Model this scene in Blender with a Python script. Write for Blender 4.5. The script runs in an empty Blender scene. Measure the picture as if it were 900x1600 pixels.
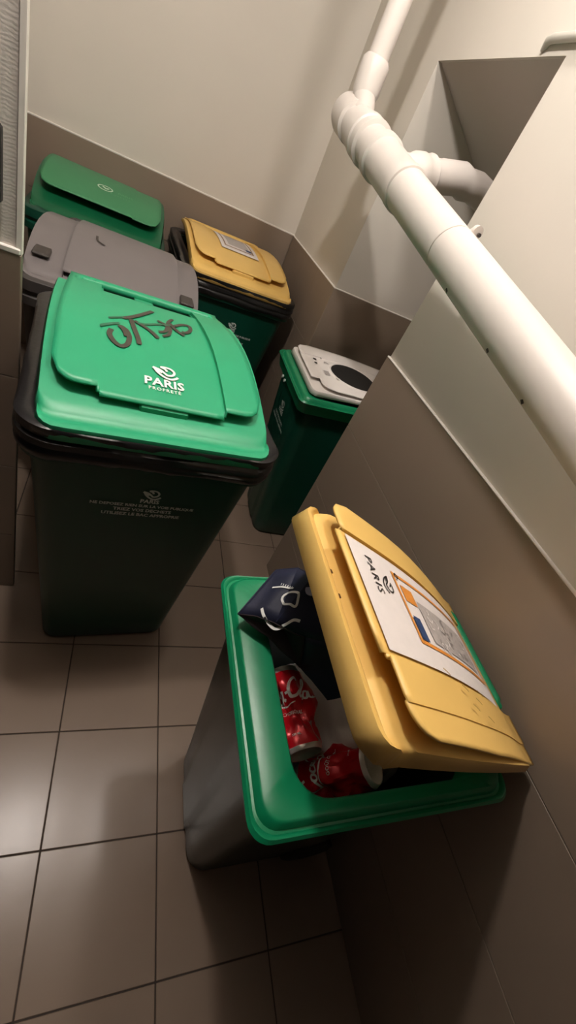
import bpy, bmesh, math, random
from mathutils import Vector, Matrix, noise
random.seed(7)
sc = bpy.context.scene
col = sc.collection

# ------------------------------------------------------------------ camera
F_PX, H_CAM = 678.8, 1.554
pitch, roll, yaw = 0.640893, -0.510882, 0.537392
cp, sp, cy, sy, cr, sr = math.cos(pitch), math.sin(pitch), math.cos(yaw), math.sin(yaw), math.cos(roll), math.sin(roll)
fwd = Vector((sy*cp, cy*cp, -sp)); rgt = Vector((cy, -sy, 0)); dwn = fwd.cross(rgt)
r2 = rgt*cr + dwn*sr; d2 = dwn*cr - rgt*sr
cam = bpy.data.objects.new('camera', bpy.data.cameras.new('camera')); col.objects.link(cam)
M = Matrix((r2, -d2, -fwd)).transposed().to_4x4(); M.translation = Vector((0, 0, H_CAM))
cam.matrix_world = M
cam.data.sensor_fit = 'VERTICAL'; cam.data.sensor_height = 36.0; cam.data.lens = 36.0*F_PX/1600.0
cam.data.clip_start = 0.02
sc.camera = cam
# ------------------------------------------------------------------ light and exposure
w = bpy.data.worlds.new('world'); sc.world = w; w.use_nodes = True
w.node_tree.nodes['Background'].inputs[0].default_value = (0.9, 0.85, 0.8, 1)
w.node_tree.nodes['Background'].inputs[1].default_value = 0.01
LAMPS = [(-0.13, 0.93, 2.70, 560.0), (0.55, 0.90, 2.70, 250.0)]     # x, y, z, emission strength of the globes
LAMP_R = 0.055
sc.view_settings.view_transform = 'Standard'; sc.view_settings.look = 'None'
sc.view_settings.exposure = 0.0; sc.view_settings.gamma = 1.0; sc.view_settings.use_curve_mapping = False

# ------------------------------------------------------------------ materials
def lin(c):
    return tuple((x/255/12.92 if x/255 <= 0.04045 else ((x/255+0.055)/1.055)**2.4) for x in c)
MATS = {}
def mat(name, rgb, rough=0.5, metal=0.0, var=0.0, scale=8.0, bump=0.0, bscale=200.0, rvar=0.0, spec=0.5, wave=0.0, world=True, coat=0.0, sheen=0.0):
    if name in MATS: return MATS[name]
    m = bpy.data.materials.new(name); m.use_nodes = True
    nt = m.node_tree; N = nt.nodes; Lk = nt.links; b = N['Principled BSDF']
    c = lin(rgb); b.inputs['Base Color'].default_value = (*c, 1)
    b.inputs['Roughness'].default_value = rough; b.inputs['Metallic'].default_value = metal
    b.inputs['Specular IOR Level'].default_value = spec
    if coat: b.inputs['Coat Weight'].default_value = coat; b.inputs['Coat Roughness'].default_value = 0.15
    if world:
        src = N.new('ShaderNodeNewGeometry').outputs['Position']
    else:
        src = N.new('ShaderNodeTexCoord').outputs['Object']
    if var or rvar:
        n = N.new('ShaderNodeTexNoise'); n.inputs['Scale'].default_value = scale; n.inputs['Detail'].default_value = 5
        Lk.new(src, n.inputs['Vector'])
        if var:
            r = N.new('ShaderNodeMix'); r.data_type = 'RGBA'
            r.inputs['A'].default_value = (*[x*(1-var) for x in c], 1); r.inputs['B'].default_value = (*[min(1, x*(1+var)) for x in c], 1)
            Lk.new(n.outputs['Fac'], r.inputs['Factor']); Lk.new(r.outputs['Result'], b.inputs['Base Color'])
        if rvar:
            q = N.new('ShaderNodeMapRange'); q.inputs['From Min'].default_value = 0.3; q.inputs['From Max'].default_value = 0.7
            q.inputs['To Min'].default_value = max(0.05, rough-rvar); q.inputs['To Max'].default_value = rough+rvar
            Lk.new(n.outputs['Fac'], q.inputs['Value']); Lk.new(q.outputs['Result'], b.inputs['Roughness'])
    if bump or wave:
        bm_ = N.new('ShaderNodeBump'); bm_.inputs['Strength'].default_value = bump or wave; bm_.inputs['Distance'].default_value = 0.002
        if wave:
            t = N.new('ShaderNodeTexWave'); t.wave_type = 'BANDS'; t.bands_direction = 'Z'; t.inputs['Scale'].default_value = bscale
            t.inputs['Distortion'].default_value = 6.0; t.inputs['Detail'].default_value = 3; t.inputs['Detail Scale'].default_value = 1.5
        else:
            t = N.new('ShaderNodeTexNoise'); t.inputs['Scale'].default_value = bscale; t.inputs['Detail'].default_value = 4
        Lk.new(src, t.inputs['Vector']); Lk.new(t.outputs['Fac'], bm_.inputs['Height']); Lk.new(bm_.outputs['Normal'], b.inputs['Normal'])
    MATS[name] = m
    return m
M_PLASTER = mat('plaster', (210, 203, 192), 0.75, var=0.03, scale=3, bump=0.12, bscale=60)
M_RIB = mat('ribbed_wallcovering', (218, 210, 202), 0.7, wave=0.07, bscale=48)
M_WTILE = mat('wall_tile', (134, 118, 103), 0.42, var=0.05, scale=5, bump=0.06, bscale=90, rvar=0.05)
M_FTILE = mat('floor_tile', (128, 111, 97), 0.26, spec=0.32, var=0.03, scale=9, bump=0.08, bscale=45)
M_GROUT = mat('dark_grout', (62, 52, 45), 0.9)
M_LGROUT = mat('light_grout', (150, 142, 132), 0.9)
M_TRIM = mat('white_edge_paint', (228, 222, 214), 0.6)
M_PIPE = mat('white_pipe_paint', (216, 208, 201), 0.42, var=0.03, scale=12, bump=0.05, bscale=25)
M_GREEN = mat('green_lid_plastic', (40, 158, 112), 0.42, var=0.05, scale=14, bump=0.05, bscale=300)
M_GREEN3 = mat('faded_green_lid_plastic', (56, 128, 84), 0.55, var=0.06, scale=14)
M_BODY = mat('dark_green_body_plastic', (3, 64, 48), 0.4, var=0.06, scale=10, bump=0.04, bscale=300)
M_COLLAR = mat('green_collar_plastic', (10, 128, 84), 0.36, var=0.05, scale=12)
M_SMALLBODY = mat('grey_green_body_plastic', (22, 40, 33), 0.28, spec=0.35, var=0.05, scale=10, bump=0.05, bscale=40)
M_YELLOW = mat('yellow_lid_plastic', (228, 188, 106), 0.42, var=0.05, scale=14, bump=0.04, bscale=200)
M_GREY = mat('grey_lid_plastic', (112, 106, 106), 0.5, var=0.06, scale=10)
M_GREYBODY = mat('dark_grey_body_plastic', (62, 58, 56), 0.5, var=0.06)
M_WHITE = mat('white_lid_plastic', (243, 236, 230), 0.38, var=0.02)
M_BAG = mat('black_liner_film', (26, 25, 26), 0.28, bump=0.3, bscale=50)
M_RUBBER = mat('black_rubber', (24, 23, 22), 0.6)
M_PRINTW = mat('white_print', (240, 240, 235), 0.5)
M_PRINTG = mat('worn_grey_print', (205, 214, 206), 0.6, var=0.35, scale=90)
M_PRINTF = mat('faint_pale_print', (196, 220, 196), 0.6, var=0.1, scale=60)
M_INK = mat('brown_marker_ink', (66, 62, 52), 0.5, var=0.3, scale=45)
M_INK2 = mat('thin_marker_ink', (46, 104, 76), 0.5)
M_BLACK = mat('black_print', (30, 28, 28), 0.5)
M_PAPER = mat('sticker_paper', (224, 216, 212), 0.6, var=0.06, scale=40)
M_ORANGE = mat('orange_print', (214, 138, 56), 0.5, var=0.08, scale=60)
M_GREYP = mat('grey_print', (176, 168, 164), 0.5, var=0.25, scale=120)
M_BLUE = mat('blue_print', (38, 62, 104), 0.5)
M_NAVY = mat('navy_paper', (30, 34, 56), 0.55, var=0.12, scale=20, bump=0.25, bscale=30)
M_PURPLE = mat('inner_purple_paper', (44, 32, 36), 0.7, var=0.1, scale=20)
M_RED = mat('red_can_lacquer', (200, 20, 34), 0.28, metal=0.2, bump=0.1, bscale=60)
M_ALU = mat('aluminium', (214, 206, 200), 0.35, metal=0.55)
M_SILVERP = mat('silver_print', (170, 165, 165), 0.4, metal=0.6)
M_WBAG = mat('white_paper_bag', (242, 234, 234), 0.65, bump=0.35, bscale=25)
M_DARK = mat('dark_mark', (60, 54, 50), 0.7)
M_HOLE_SHADE = mat('brown_hole_shade', (96, 62, 24), 0.7)

# ------------------------------------------------------------------ helpers
def link(name, verts, faces, m, parent=None, smooth=True, loc=None, sharp=35):
    me = bpy.data.meshes.new(name); me.from_pydata([tuple(v) for v in verts], [], faces)
    me.validate(); me.update()
    bm = bmesh.new(); bm.from_mesh(me); bmesh.ops.remove_doubles(bm, verts=bm.verts, dist=1e-6)
    bmesh.ops.recalc_face_normals(bm, faces=bm.faces); bm.to_mesh(me); bm.free()
    if smooth:
        me.polygons.foreach_set('use_smooth', [True]*len(me.polygons))
        try: me.set_sharp_from_angle(angle=math.radians(sharp))
        except Exception: pass
    if m: me.materials.append(m)
    o = bpy.data.objects.new(name, me); col.objects.link(o)
    if parent: o.parent = parent
    if loc: o.location = loc
    return o
def tag(o, label=None, cat=None, group=None, kind=None):
    if label: o['label'] = label
    if cat: o['category'] = cat
    if group: o['group'] = group
    if kind: o['kind'] = kind
    return o
def empty(name, loc, rz=0.0):
    o = bpy.data.objects.new(name, None); col.objects.link(o); o.location = loc; o.rotation_euler = (0, 0, rz); o.empty_display_size = 0.1
    return o
def boxvf(x0, x1, y0, y1, z0, z1, bev=0.0):
    bm = bmesh.new(); bmesh.ops.create_cube(bm, size=1.0)
    for v in bm.verts:
        v.co = Vector((x0 if v.co.x < 0 else x1, y0 if v.co.y < 0 else y1, z0 if v.co.z < 0 else z1))
    if bev: bmesh.ops.bevel(bm, geom=bm.edges[:], offset=bev, segments=1, affect='EDGES')
    bm.verts.index_update()
    vs = [v.co.copy() for v in bm.verts]; fs = [[v.index for v in f.verts] for f in bm.faces]; bm.free()
    return vs, fs
def box(name, x0, x1, y0, y1, z0, z1, m, parent=None, bev=0.0, smooth=False):
    vs, fs = boxvf(x0, x1, y0, y1, z0, z1, bev)
    return link(name, vs, fs, m, parent, smooth)
def join(*parts):
    V, Fc = [], []
    for vs, fs in parts:
        o = len(V); V += list(vs); Fc += [[i+o for i in f] for f in fs]
    return V, Fc
def loft(rings, cap0=False, cap1=False, closed=True):
    n = len(rings[0]); V = [p for r in rings for p in r]; Fc = []
    for i in range(len(rings)-1):
        for j in range(n if closed else n-1):
            k = (j+1) % n
            Fc.append([i*n+j, i*n+k, (i+1)*n+k, (i+1)*n+j])
    if cap0: Fc.append(list(range(n))[::-1])
    if cap1: Fc.append([(len(rings)-1)*n+j for j in range(n)])
    return V, Fc
def rrect(x0, x1, y0, y1, r, z, n=6, flute=0.0):
    """rounded rectangle, counter-clockwise from the front-left; the front edge (y0) may carry a shallow raised centre"""
    pts = []
    for cx, cyy, a0 in ((x1-r, y0+r, -90), (x1-r, y1-r, 0), (x0+r, y1-r, 90), (x0+r, y0+r, 180)):
        for k in range(n+1):
            a = math.radians(a0+90*k/n); pts.append(Vector((cx+r*math.cos(a), cyy+r*math.sin(a), z)))
    w = x1-x0-2*r
    for k in range(1, 16):
        t = k/16; f = 0.0
        if flute: f = flute*(1.0 if 0.22 < t < 0.78 else 0.0)
        pts.append(Vector((x0+r+w*t, y0-f, z)))
    return pts
def frame(d):
    d = d.normalized(); a = Vector((0, 0, 1)) if abs(d.z) < 0.9 else Vector((1, 0, 0))
    u = d.cross(a).normalized(); return u, d.cross(u).normalized()
def tubevf(path, radii, n=24, caps=True):
    path = [Vector(p) for p in path]
    if not hasattr(radii, '__len__'): radii = [radii]*len(path)
    rings = []; u = None
    for i, p in enumerate(path):
        a = path[max(0, i-1)]; b = path[min(len(path)-1, i+1)]; d = (b-a).normalized()
        if u is None: u, _ = frame(d)
        u = (u - d*u.dot(d)).normalized(); v = d.cross(u)
        rings.append([p + (u*math.cos(2*math.pi*k/n) + v*math.sin(2*math.pi*k/n))*radii[i] for k in range(n)])
    return loft(rings, caps, caps)
def tube(name, path, radii, m, parent=None, n=24, sharp=40):
    vs, fs = tubevf(path, radii, n); return link(name, vs, fs, m, parent, True, sharp=sharp)
def catmull(pts, k=6):
    pts = [Vector((p[0], p[1])) for p in pts]
    if len(pts) < 3: return pts
    out = []
    for i in range(len(pts)-1):
        p0 = pts[max(0, i-1)]; p1 = pts[i]; p2 = pts[i+1]; p3 = pts[min(len(pts)-1, i+2)]
        for j in range(k):
            t = j/k
            out.append(0.5*((2*p1)+(p2-p0)*t+(2*p0-5*p1+4*p2-p3)*t*t+(3*p1-p0-3*p2+p3)*t**3))
    out.append(pts[-1]); return out
def ribbon(pts, w, smooth=True, taper=False):
    """flat stroke in 2D: (verts, faces)"""
    P = catmull(pts) if smooth else [Vector(p) for p in pts]
    V, Fc = [], []
    for i, p in enumerate(P):
        d = (P[min(len(P)-1, i+1)] - P[max(0, i-1)])
        if d.length < 1e-9: d = Vector((1, 0))
        d.normalize(); nrm = Vector((-d.y, d.x))
        ww = w*(0.45+0.55*math.sin(math.pi*min(1, max(0, i/(len(P)-1)))**0.8)) if taper else w
        V += [p+nrm*ww/2, p-nrm*ww/2]
        if i: Fc.append([2*i-2, 2*i-1, 2*i+1, 2*i])
    return [Vector((v.x, v.y)) for v in V], Fc
_tc = {}
def text2d(s, size, bold=0.0, spacing=1.0):
    """outline lettering as a flat 2D mesh, centred on its width, baseline at 0"""
    key = (s, bold, spacing)
    if key not in _tc:
        cu = bpy.data.curves.new('lettering', 'FONT'); cu.body = s; cu.size = 1.0; cu.offset = bold; cu.resolution_u = 2; cu.space_character = spacing
        cu.align_x = 'CENTER'; cu.fill_mode = 'BOTH'
        ob = bpy.data.objects.new('lettering', cu); col.objects.link(ob)
        bpy.context.view_layer.update()
        me = bpy.data.meshes.new_from_object(ob.evaluated_get(bpy.context.evaluated_depsgraph_get()))
        _tc[key] = ([Vector((v.co.x, v.co.y)) for v in me.vertices], [list(p.vertices) for p in me.polygons])
        bpy.data.objects.remove(ob); bpy.data.curves.remove(cu); bpy.data.meshes.remove(me)
    vs, fs = _tc[key]
    return [v*size for v in vs], fs
def shift(vf, dx, dy, s=1.0, rot=0.0):
    c, q = math.cos(rot), math.sin(rot)
    return [Vector(((v.x*c-v.y*q)*s+dx, (v.x*q+v.y*c)*s+dy)) for v in vf[0]], vf[1]
def rect2d(x0, x1, y0, y1, nx=1, ny=1):
    V = [Vector((x0+(x1-x0)*i/nx, y0+(y1-y0)*j/ny)) for j in range(ny+1) for i in range(nx+1)]
    Fc = [[j*(nx+1)+i, j*(nx+1)+i+1, (j+1)*(nx+1)+i+1, (j+1)*(nx+1)+i] for j in range(ny) for i in range(nx)]
    return V, Fc
def decal(name, vf, mapfn, m, parent):
    vs = [mapfn(v.x, v.y) for v in vf[0]]
    me = bpy.data.meshes.new(name); me.from_pydata([tuple(v) for v in vs], [], vf[1]); me.update(); me.materials.append(m)
    o = bpy.data.objects.new(name, me); col.objects.link(o); o.parent = parent
    return o
def logo2d(s, w=0.085):
    """sail over a curved hull; about 1 wide, 0.75 high"""
    a = ribbon([(-0.42, 0.62), (-0.3, 0.42), (-0.05, 0.2), (0.22, 0.12), (0.45, 0.22), (0.56, 0.34)], w)
    b = ribbon([(-0.5, 0.72), (-0.2, 0.62), (0.02, 0.42), (0.12, 0.34), (0.34, 0.42), (0.42, 0.62), (0.3, 0.8), (0.08, 0.86), (-0.14, 0.82), (0.02, 0.74), (0.1, 0.6)], w)
    c = ribbon([(-0.5, 0.72), (-0.38, 0.6), (-0.12, 0.45)], w)
    v, f = join(a, b, c); return [Vector((p.x*s, p.y*s)) for p in v], f

# ------------------------------------------------------------------ the room
XW, YB, ZT, ZC = 0.85, 2.965, 1.163, 2.82          # right wall face, back wall face, top of the tiles, ceiling
AY0, AY1, ZL, AXB = 1.355, 2.045, 1.957, 1.55      # alcove near and far jamb, lintel height, alcove back
XL, YS, XS = -1.9, 1.115, -0.212                    # left wall, stub wall face, stub wall end
YR = -2.4
E_ = 0.008
def struct(name, vs, fs, m): return tag(link(name, vs, fs, m, None, False), kind='structure')
floor = struct('floor', *boxvf(XL, AXB+0.1, YR, YB+0.1, -0.1, -0.003), M_GROUT)
struct('ceiling', *boxvf(XL-0.1, AXB+0.1, YR-0.1, YB+0.1, ZC, ZC+0.1), mat('ceiling_paint', (176, 168, 160), 0.8))
P = 0.2985
vs, fs = boxvf(-P/2+0.0017, P/2-0.0017, -P/2+0.0017, P/2-0.0017, -0.009, 0, 0.0012)
tile_me = link('floor_tile', vs, fs, M_FTILE, floor, False)
first = True
for i in range(-6, 5):
    for j in range(-8, 10):
        cx, cyy = 0.318+P*(i+0.5), 0.290+P*(j+0.5)
        if cx-P/2 < XL+0.02 or cx+P/2 > AXB+0.09 or cyy+P/2 > YB+0.09 or cyy-P/2 < YR: continue
        o = tile_me if first else tile_me.copy()
        if not first: col.objects.link(o); o.parent = floor
        first = False
        o.location = (cx, cyy, random.uniform(-0.0004, 0.0)); o.rotation_euler = (random.uniform(-.0006, .0006), random.uniform(-.0006, .0006), 0)
# walls: plaster bodies (tile plates stand 8 mm proud)
wr = struct('wall_right', *join(boxvf(XW+E_, XW+0.25, YR, AY0-E_, 0, ZC), boxvf(XW+E_, XW+0.25, AY1+E_, YB+0.1, 0, ZC), boxvf(XW+E_, XW+0.25, AY0-E_, AY1+E_, ZL, ZC)), M_PLASTER)
wb = struct('wall_back', *boxvf(XL, XW+0.01, YB+E_, YB+0.12, 0, ZC), M_PLASTER)
wa = struct('wall_alcove', *join(boxvf(AXB, AXB+0.1, AY0-0.2, AY1+0.2, 0, ZC), boxvf(XW+0.25, AXB+0.05, AY0-0.2, AY0-E_, 0, ZC), boxvf(XW+0.25, AXB+0.05, AY1+E_, AY1+0.2, 0, ZC)), M_PLASTER)
# sloping underside of the stairs inside the alcove
sl = 0.5625
struct('ceiling_alcove', [(XW+0.02, AY0-0.1, ZL), (XW+0.02, AY1+0.1, ZL), (AXB+0.05, AY1+0.1, ZL-sl*(AXB+0.05-XW-0.02)), (AXB+0.05, AY0-0.1, ZL-sl*(AXB+0.05-XW-0.02)),
        (XW+0.02, AY0-0.1, ZL+0.15), (XW+0.02, AY1+0.1, ZL+0.15), (AXB+0.05, AY1+0.1, ZL+0.15), (AXB+0.05, AY0-0.1, ZL+0.15)],
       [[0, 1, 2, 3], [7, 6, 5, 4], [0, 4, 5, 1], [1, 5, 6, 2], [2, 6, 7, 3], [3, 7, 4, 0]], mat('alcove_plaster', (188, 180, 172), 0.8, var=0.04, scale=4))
ws = struct('wall_stub', *boxvf(XL, XS-E_, YS+E_, YS+0.020, 0, ZC), M_RIB)
wlb = struct('wall_left_back', *boxvf(-0.78, -0.68, YS+0.020, YB+0.1, 0, ZC), M_PLASTER)
# rear and near left walls left out to cut the bounced light
# wall tiles, each its own plate
ROWS = [(0.002, 0.282), (0.284, 0.577), (0.579, 0.871), (0.873, ZT)]
def tiles_x(parent, face, sgn, y0, y1, step, off=0.0, rows=ROWS):      # plates on a wall that faces -x (sgn=1) or +x (sgn=-1)
    cuts = [y0]+[y for y in [off+step*k for k in range(-8, 12)] if y0+0.02 < y < y1-0.02]+[y1]
    for a, b in zip(cuts, cuts[1:]):
        for z0, z1 in rows:
            box('wall_tile', face if sgn > 0 else face-E_-0.002, face+E_+0.002 if sgn > 0 else face, a+0.0008, b-0.0008, z0, z1, M_WTILE, parent, 0.0008)
def tiles_y(parent, face, x0, x1, step, off=0.0):
    cuts = [x0]+[x for x in [off+step*k for k in range(-8, 12)] if x0+0.02 < x < x1-0.02]+[x1]
    for a, b in zip(cuts, cuts[1:]):
        for z0, z1 in ROWS:
            box('wall_tile', a+0.0008, b-0.0008, face, face+E_+0.002, z0, z1, M_WTILE, parent, 0.0008)
tiles_x(wr, XW, 1, YR+0.01, AY0, 1.8, -0.46)
tiles_x(wr, XW, 1, AY1, YB, 1.2, AY1+0.3)
tiles_y(wb, YB, -0.66, XW, 3.0, -0.9)
tiles_y(wa, AY1, XW, AXB, 1.2, XW)
tiles_x(wa, AXB-E_, 1, AY0, AY1, 1.2, AY0)
tiles_y(ws, YS, XL, XS, 1.2, -0.9)
box('wall_tile', XS-E_-0.002, XS, YS+0.0005, YS+0.019, 0.002, ZT, M_WTILE, ws, 0.0008)
tiles_x(wlb, -0.68+E_, -1, YS+0.07, YB, 1.2, 1.9)
# white painted edge over the tiles
def trim(n, vs, fs): struct('trim_%d' % n, vs, fs, M_TRIM)
trim(1, *boxvf(XW-0.001, XW+E_+0.004, YR, AY0, ZT, ZT+0.005, 0.002))
trim(2, *boxvf(XW-0.001, XW+E_+0.004, AY1, YB+0.01, ZT, ZT+0.005, 0.002))
trim(3, *boxvf(-0.66, XW+0.01, YB-0.001, YB+E_+0.004, ZT, ZT+0.008, 0.002))
trim(4, *boxvf(XW, AXB, AY1-0.001, AY1+E_+0.004, ZT, ZT+0.005, 0.002))
trim(5, *boxvf(XL, XS-0.002, YS-0.001, YS+E_+0.004, ZT, ZT+0.012, 0.002))
trim(6, *boxvf(XS-E_-0.003, XS+0.0005, YS+0.004, YS+0.020, ZT, ZC, 0.001))

# ceiling lamps (out of the frame; their two reflections show on the floor)
def ceiling_lamp(x, y, z, strength, label):
    t = empty('ceiling_lamp', (x, y, ZC)); tag(t, label, 'lamp', 'round ceiling lamps')
    m = bpy.data.materials.new('lamp_glow_%d' % int(strength*10)); m.use_nodes = True
    e = m.node_tree.nodes.new('ShaderNodeEmission'); e.inputs[0].default_value = (1.0, 0.935, 0.88, 1); e.inputs[1].default_value = strength
    m.node_tree.links.new(e.outputs[0], m.node_tree.nodes['Material Output'].inputs[0])
    rings = [[Vector((LAMP_R*math.cos(a)*math.cos(2*math.pi*k/24), LAMP_R*math.cos(a)*math.sin(2*math.pi*k/24), z-ZC+LAMP_R*math.sin(a))) for k in range(24)] for a in [math.radians(d) for d in range(-84, 61, 12)]]
    vs, fs = loft(rings, True, True); link('globe', vs, fs, m, t)
    vs, fs = loft([[Vector((r*math.cos(2*math.pi*k/24), r*math.sin(2*math.pi*k/24), zz)) for k in range(24)] for r, zz in ((0.045, z-ZC+0.062), (0.05, -0.03), (0.06, -0.001))], True, True)
    link('lamp_base', vs, fs, M_TRIM, t)
ceiling_lamp(*LAMPS[0], 'round ceiling lamp over the stub wall end')
ceiling_lamp(*LAMPS[1], 'round ceiling lamp nearer the right wall and pipe')

# ------------------------------------------------------------------ bins
class Lid:
    """hinged lid; local origin on the hinge line, the lid runs towards -y"""
    def __init__(s, L, W, drop, arch, g0, g1, cdz=-0.009, pf=0.965, pw=0.93, bulge=0.12, skirt=0.03):
        s.L, s.W, s.drop, s.arch, s.g0, s.g1, s.cdz, s.pf, s.pw, s.bulge, s.skirt = L, W, drop, arch, g0, g1, cdz, pf, pw, bulge, skirt
    def tz(s, q): return -s.drop*q + s.arch*math.sin(math.pi*min(1, max(0, q))**0.9)
    def hw(s, q): return s.W/2*(1-s.bulge+s.bulge*math.sin(math.pi*(0.12+0.62*min(1, max(0, q)))))
    def gap(s, q): return s.g0+s.g1*max(0, q)**1.3
    def top(s, u, v, off=0.0, side=False):
        q = v/s.L; return Vector((u, -v, s.tz(q)+s.gap(q)+(0 if side else s.cdz)+off))
def build_tray(ld, m, parent, name='lid', ridge=True, q0=0.03):
    ns, nt = 20, 16; V = []; G = []
    def pt(q, t):
        cut = max(0, (abs(t)-0.86)/0.14); f = 1-0.045*(1-math.sqrt(max(0, 1-cut*cut)))
        qq = q*f
        rz = 0.0
        if ridge: rz = -0.009*math.exp(-((q-0.955)/0.018)**2)
        return Vector((t*ld.hw(qq), -qq*ld.L, ld.tz(qq)+rz))
    ts = [-1, -.985, -.95, -.9, -.8, -.6, -.4, -.2, 0, .2, .4, .6, .8, .9, .95, .985, 1]
    qs = [q0, q0+.01, .16, .2, .3, .4, .5, .6, .7, .8, .86, .9, .92, .94, .955, .97, .985, 1.0]
    rings = [[pt(q, t) for t in ts] for q in qs]
    V, Fc = loft(rings, closed=False)
    # skirt round the open boundary
    n = len(ts); nb = len(qs)
    bd = [(i, 0) for i in range(nb)] + [(nb-1, j) for j in range(1, n)] + [(i, n-1) for i in range(nb-2, -1, -1)]
    idx0 = len(V)
    for i, j in bd:
        p = rings[i][j]; o = Vector((0, 0, 0))
        if j == 0: o.x = -0.006
        if j == n-1: o.x = 0.006
        if i == nb-1: o.y = -0.006
        V.append(p+o+Vector((0, 0, -ld.skirt*(0.35+0.65*qs[i]))))
    for k in range(len(bd)-1):
        a = bd[k][0]*n+bd[k][1]; b = bd[k+1][0]*n+bd[k+1][1]
        Fc.append([a, b, idx0+k+1, idx0+k])
    o = link(name, V, Fc, m, parent, True, sharp=50)
    md = o.modifiers.new('thickness', 'SOLIDIFY'); md.thickness = 0.005; md.offset = -1
    return o
def build_panel(ld, m, parent, secs, crease=0.44, corner=0.10):
    """secs: list of (t0, t1, q_start, q_end, dz)"""
    V, Fc = [], []
    W2 = ld.W/2*ld.pw
    qn = [0, .03, .07, .12, .2, .3, .4, .5, .6, .7, .78, .85, .9, .94, .97, 1]
    prev = None; rings = []
    for t0, t1, q0, q1, dz in secs:
        k = 6
        for i in range(k+1):
            t = t0+(t1-t0)*i/k
            a = max(0, (abs(t)-(1-corner*2.2))/(corner*2.2)); fr = q1-corner*(1-math.sqrt(max(0, 1-a*a)))
            wide = 1-0.07*0 
            rings.append([Vector((t*W2*(0.93+0.07*min(1, (q0+(fr-q0)*q)/0.5)), -(q0+(fr-q0)*q)*ld.L, ld.tz(q0+(fr-q0)*q)+ld.gap(q0+(fr-q0)*q)+dz)) for q in qn])
    V, Fc = loft(rings, closed=False)
    o = link('lid_panel', V, Fc, m, parent, True, sharp=40)
    md = o.modifiers.new('thickness', 'SOLIDIFY'); md.thickness = 0.004; md.offset = -1
    return o
def build_body(t, m, rim, base, H, r_rim, r_base, flute=0.0, wall=0.012, rise=0.0, name='body'):
    """rim/base = (x0, x1, y0, y1); hollow tapered shell"""
    def ring(f, z, inset=0.0):
        a = [base[i]+(rim[i]-base[i])*f for i in range(4)]; r = r_base+(r_rim-r_base)*f
        ps = rrect(a[0]+inset, a[1]-inset, a[2]+inset, a[3]-inset, max(0.01, r-inset), z, flute=flute*(1 if inset == 0 else 0))
        for p in ps: p.z += rise*f*max(0, (p.y-rim[2])/(rim[3]-rim[2]))
        return ps
    rings = [ring(-0.0, 0.0, 0.02), ring(0.0, 0.006, 0.006), ring(0.01, 0.02)]
    for k in range(1, 10): rings.append(ring(k/9, 0.02+(H-0.02)*k/9))
    rings += [ring(1, H, wall), ring(0.1, H*0.1, wall)]
    vs, fs = loft(rings, True, True)
    return link(name, vs, fs, m, t, True, sharp=30)
def build_wheels(t, x, y, r=0.09):
    for s in (-1, 1):
        wv, wf = tubevf([(s*x-0.02, y, r), (s*x-0.015, y, r), (s*x+0.015, y, r), (s*x+0.02, y, r)], [r*0.85, r, r, r*0.85], 24)
        link('wheel', wv, wf, M_RUBBER, t)
    tube('axle', [(-x, y, r), (x, y, r)], 0.011, M_ALU, t, 12)
def bar_handle(t, hw, y, z, m, r=0.014):
    o = tube('handle', [(-hw, y-0.05, z), (-hw, y-0.012, z), (-hw+0.012, y, z), (hw-0.012, y, z), (hw, y-0.012, z), (hw, y-0.05, z)], r, m, t, 14)
    return o
BIG_RIM = (-0.272, 0.272, -0.325, 0.325); BIG_BASE = (-0.205, 0.205, -0.235, 0.27); BIG_H = 0.955
SLOTS = [(-1, -0.62, -0.035, 0.865, 0.0), (-0.62, -0.60, -0.03, 0.87, -0.010), (-0.60, -0.20, 0.095, 0.885, -0.010), (-0.20, 0.03, -0.03, 0.885, -0.010),
         (0.03, 0.56, 0.095, 0.885, -0.010), (0.56, 0.58, -0.03, 0.87, -0.010), (0.58, 1, -0.035, 0.865, 0.0)]
def big_collar(t, m):
    rx0, rx1, ry0, ry1 = BIG_RIM; rings = []
    for z, o in ((BIG_H-0.075, 0.002), (BIG_H-0.07, 0.012), (BIG_H-0.045, 0.014), (BIG_H-0.04, 0.006), (BIG_H-0.03, 0.006), (BIG_H-0.025, 0.014), (BIG_H+0.006, 0.014), (BIG_H+0.01, 0.008), (BIG_H+0.01, -0.03), (BIG_H-0.02, -0.034)):
        rings.append(rrect(rx0-o, rx1+o, ry0-o, ry1+o, 0.06, z))
    vs, fs = loft(rings); return link('collar', vs, fs, m, t, True, sharp=40)
def big_front_map(t_off=0.003):
    def f(u, h):
        k = h/BIG_H; y = BIG_BASE[2]+(BIG_RIM[2]-BIG_BASE[2])*k
        return Vector((u, y-t_off, h))
    return f
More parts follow.
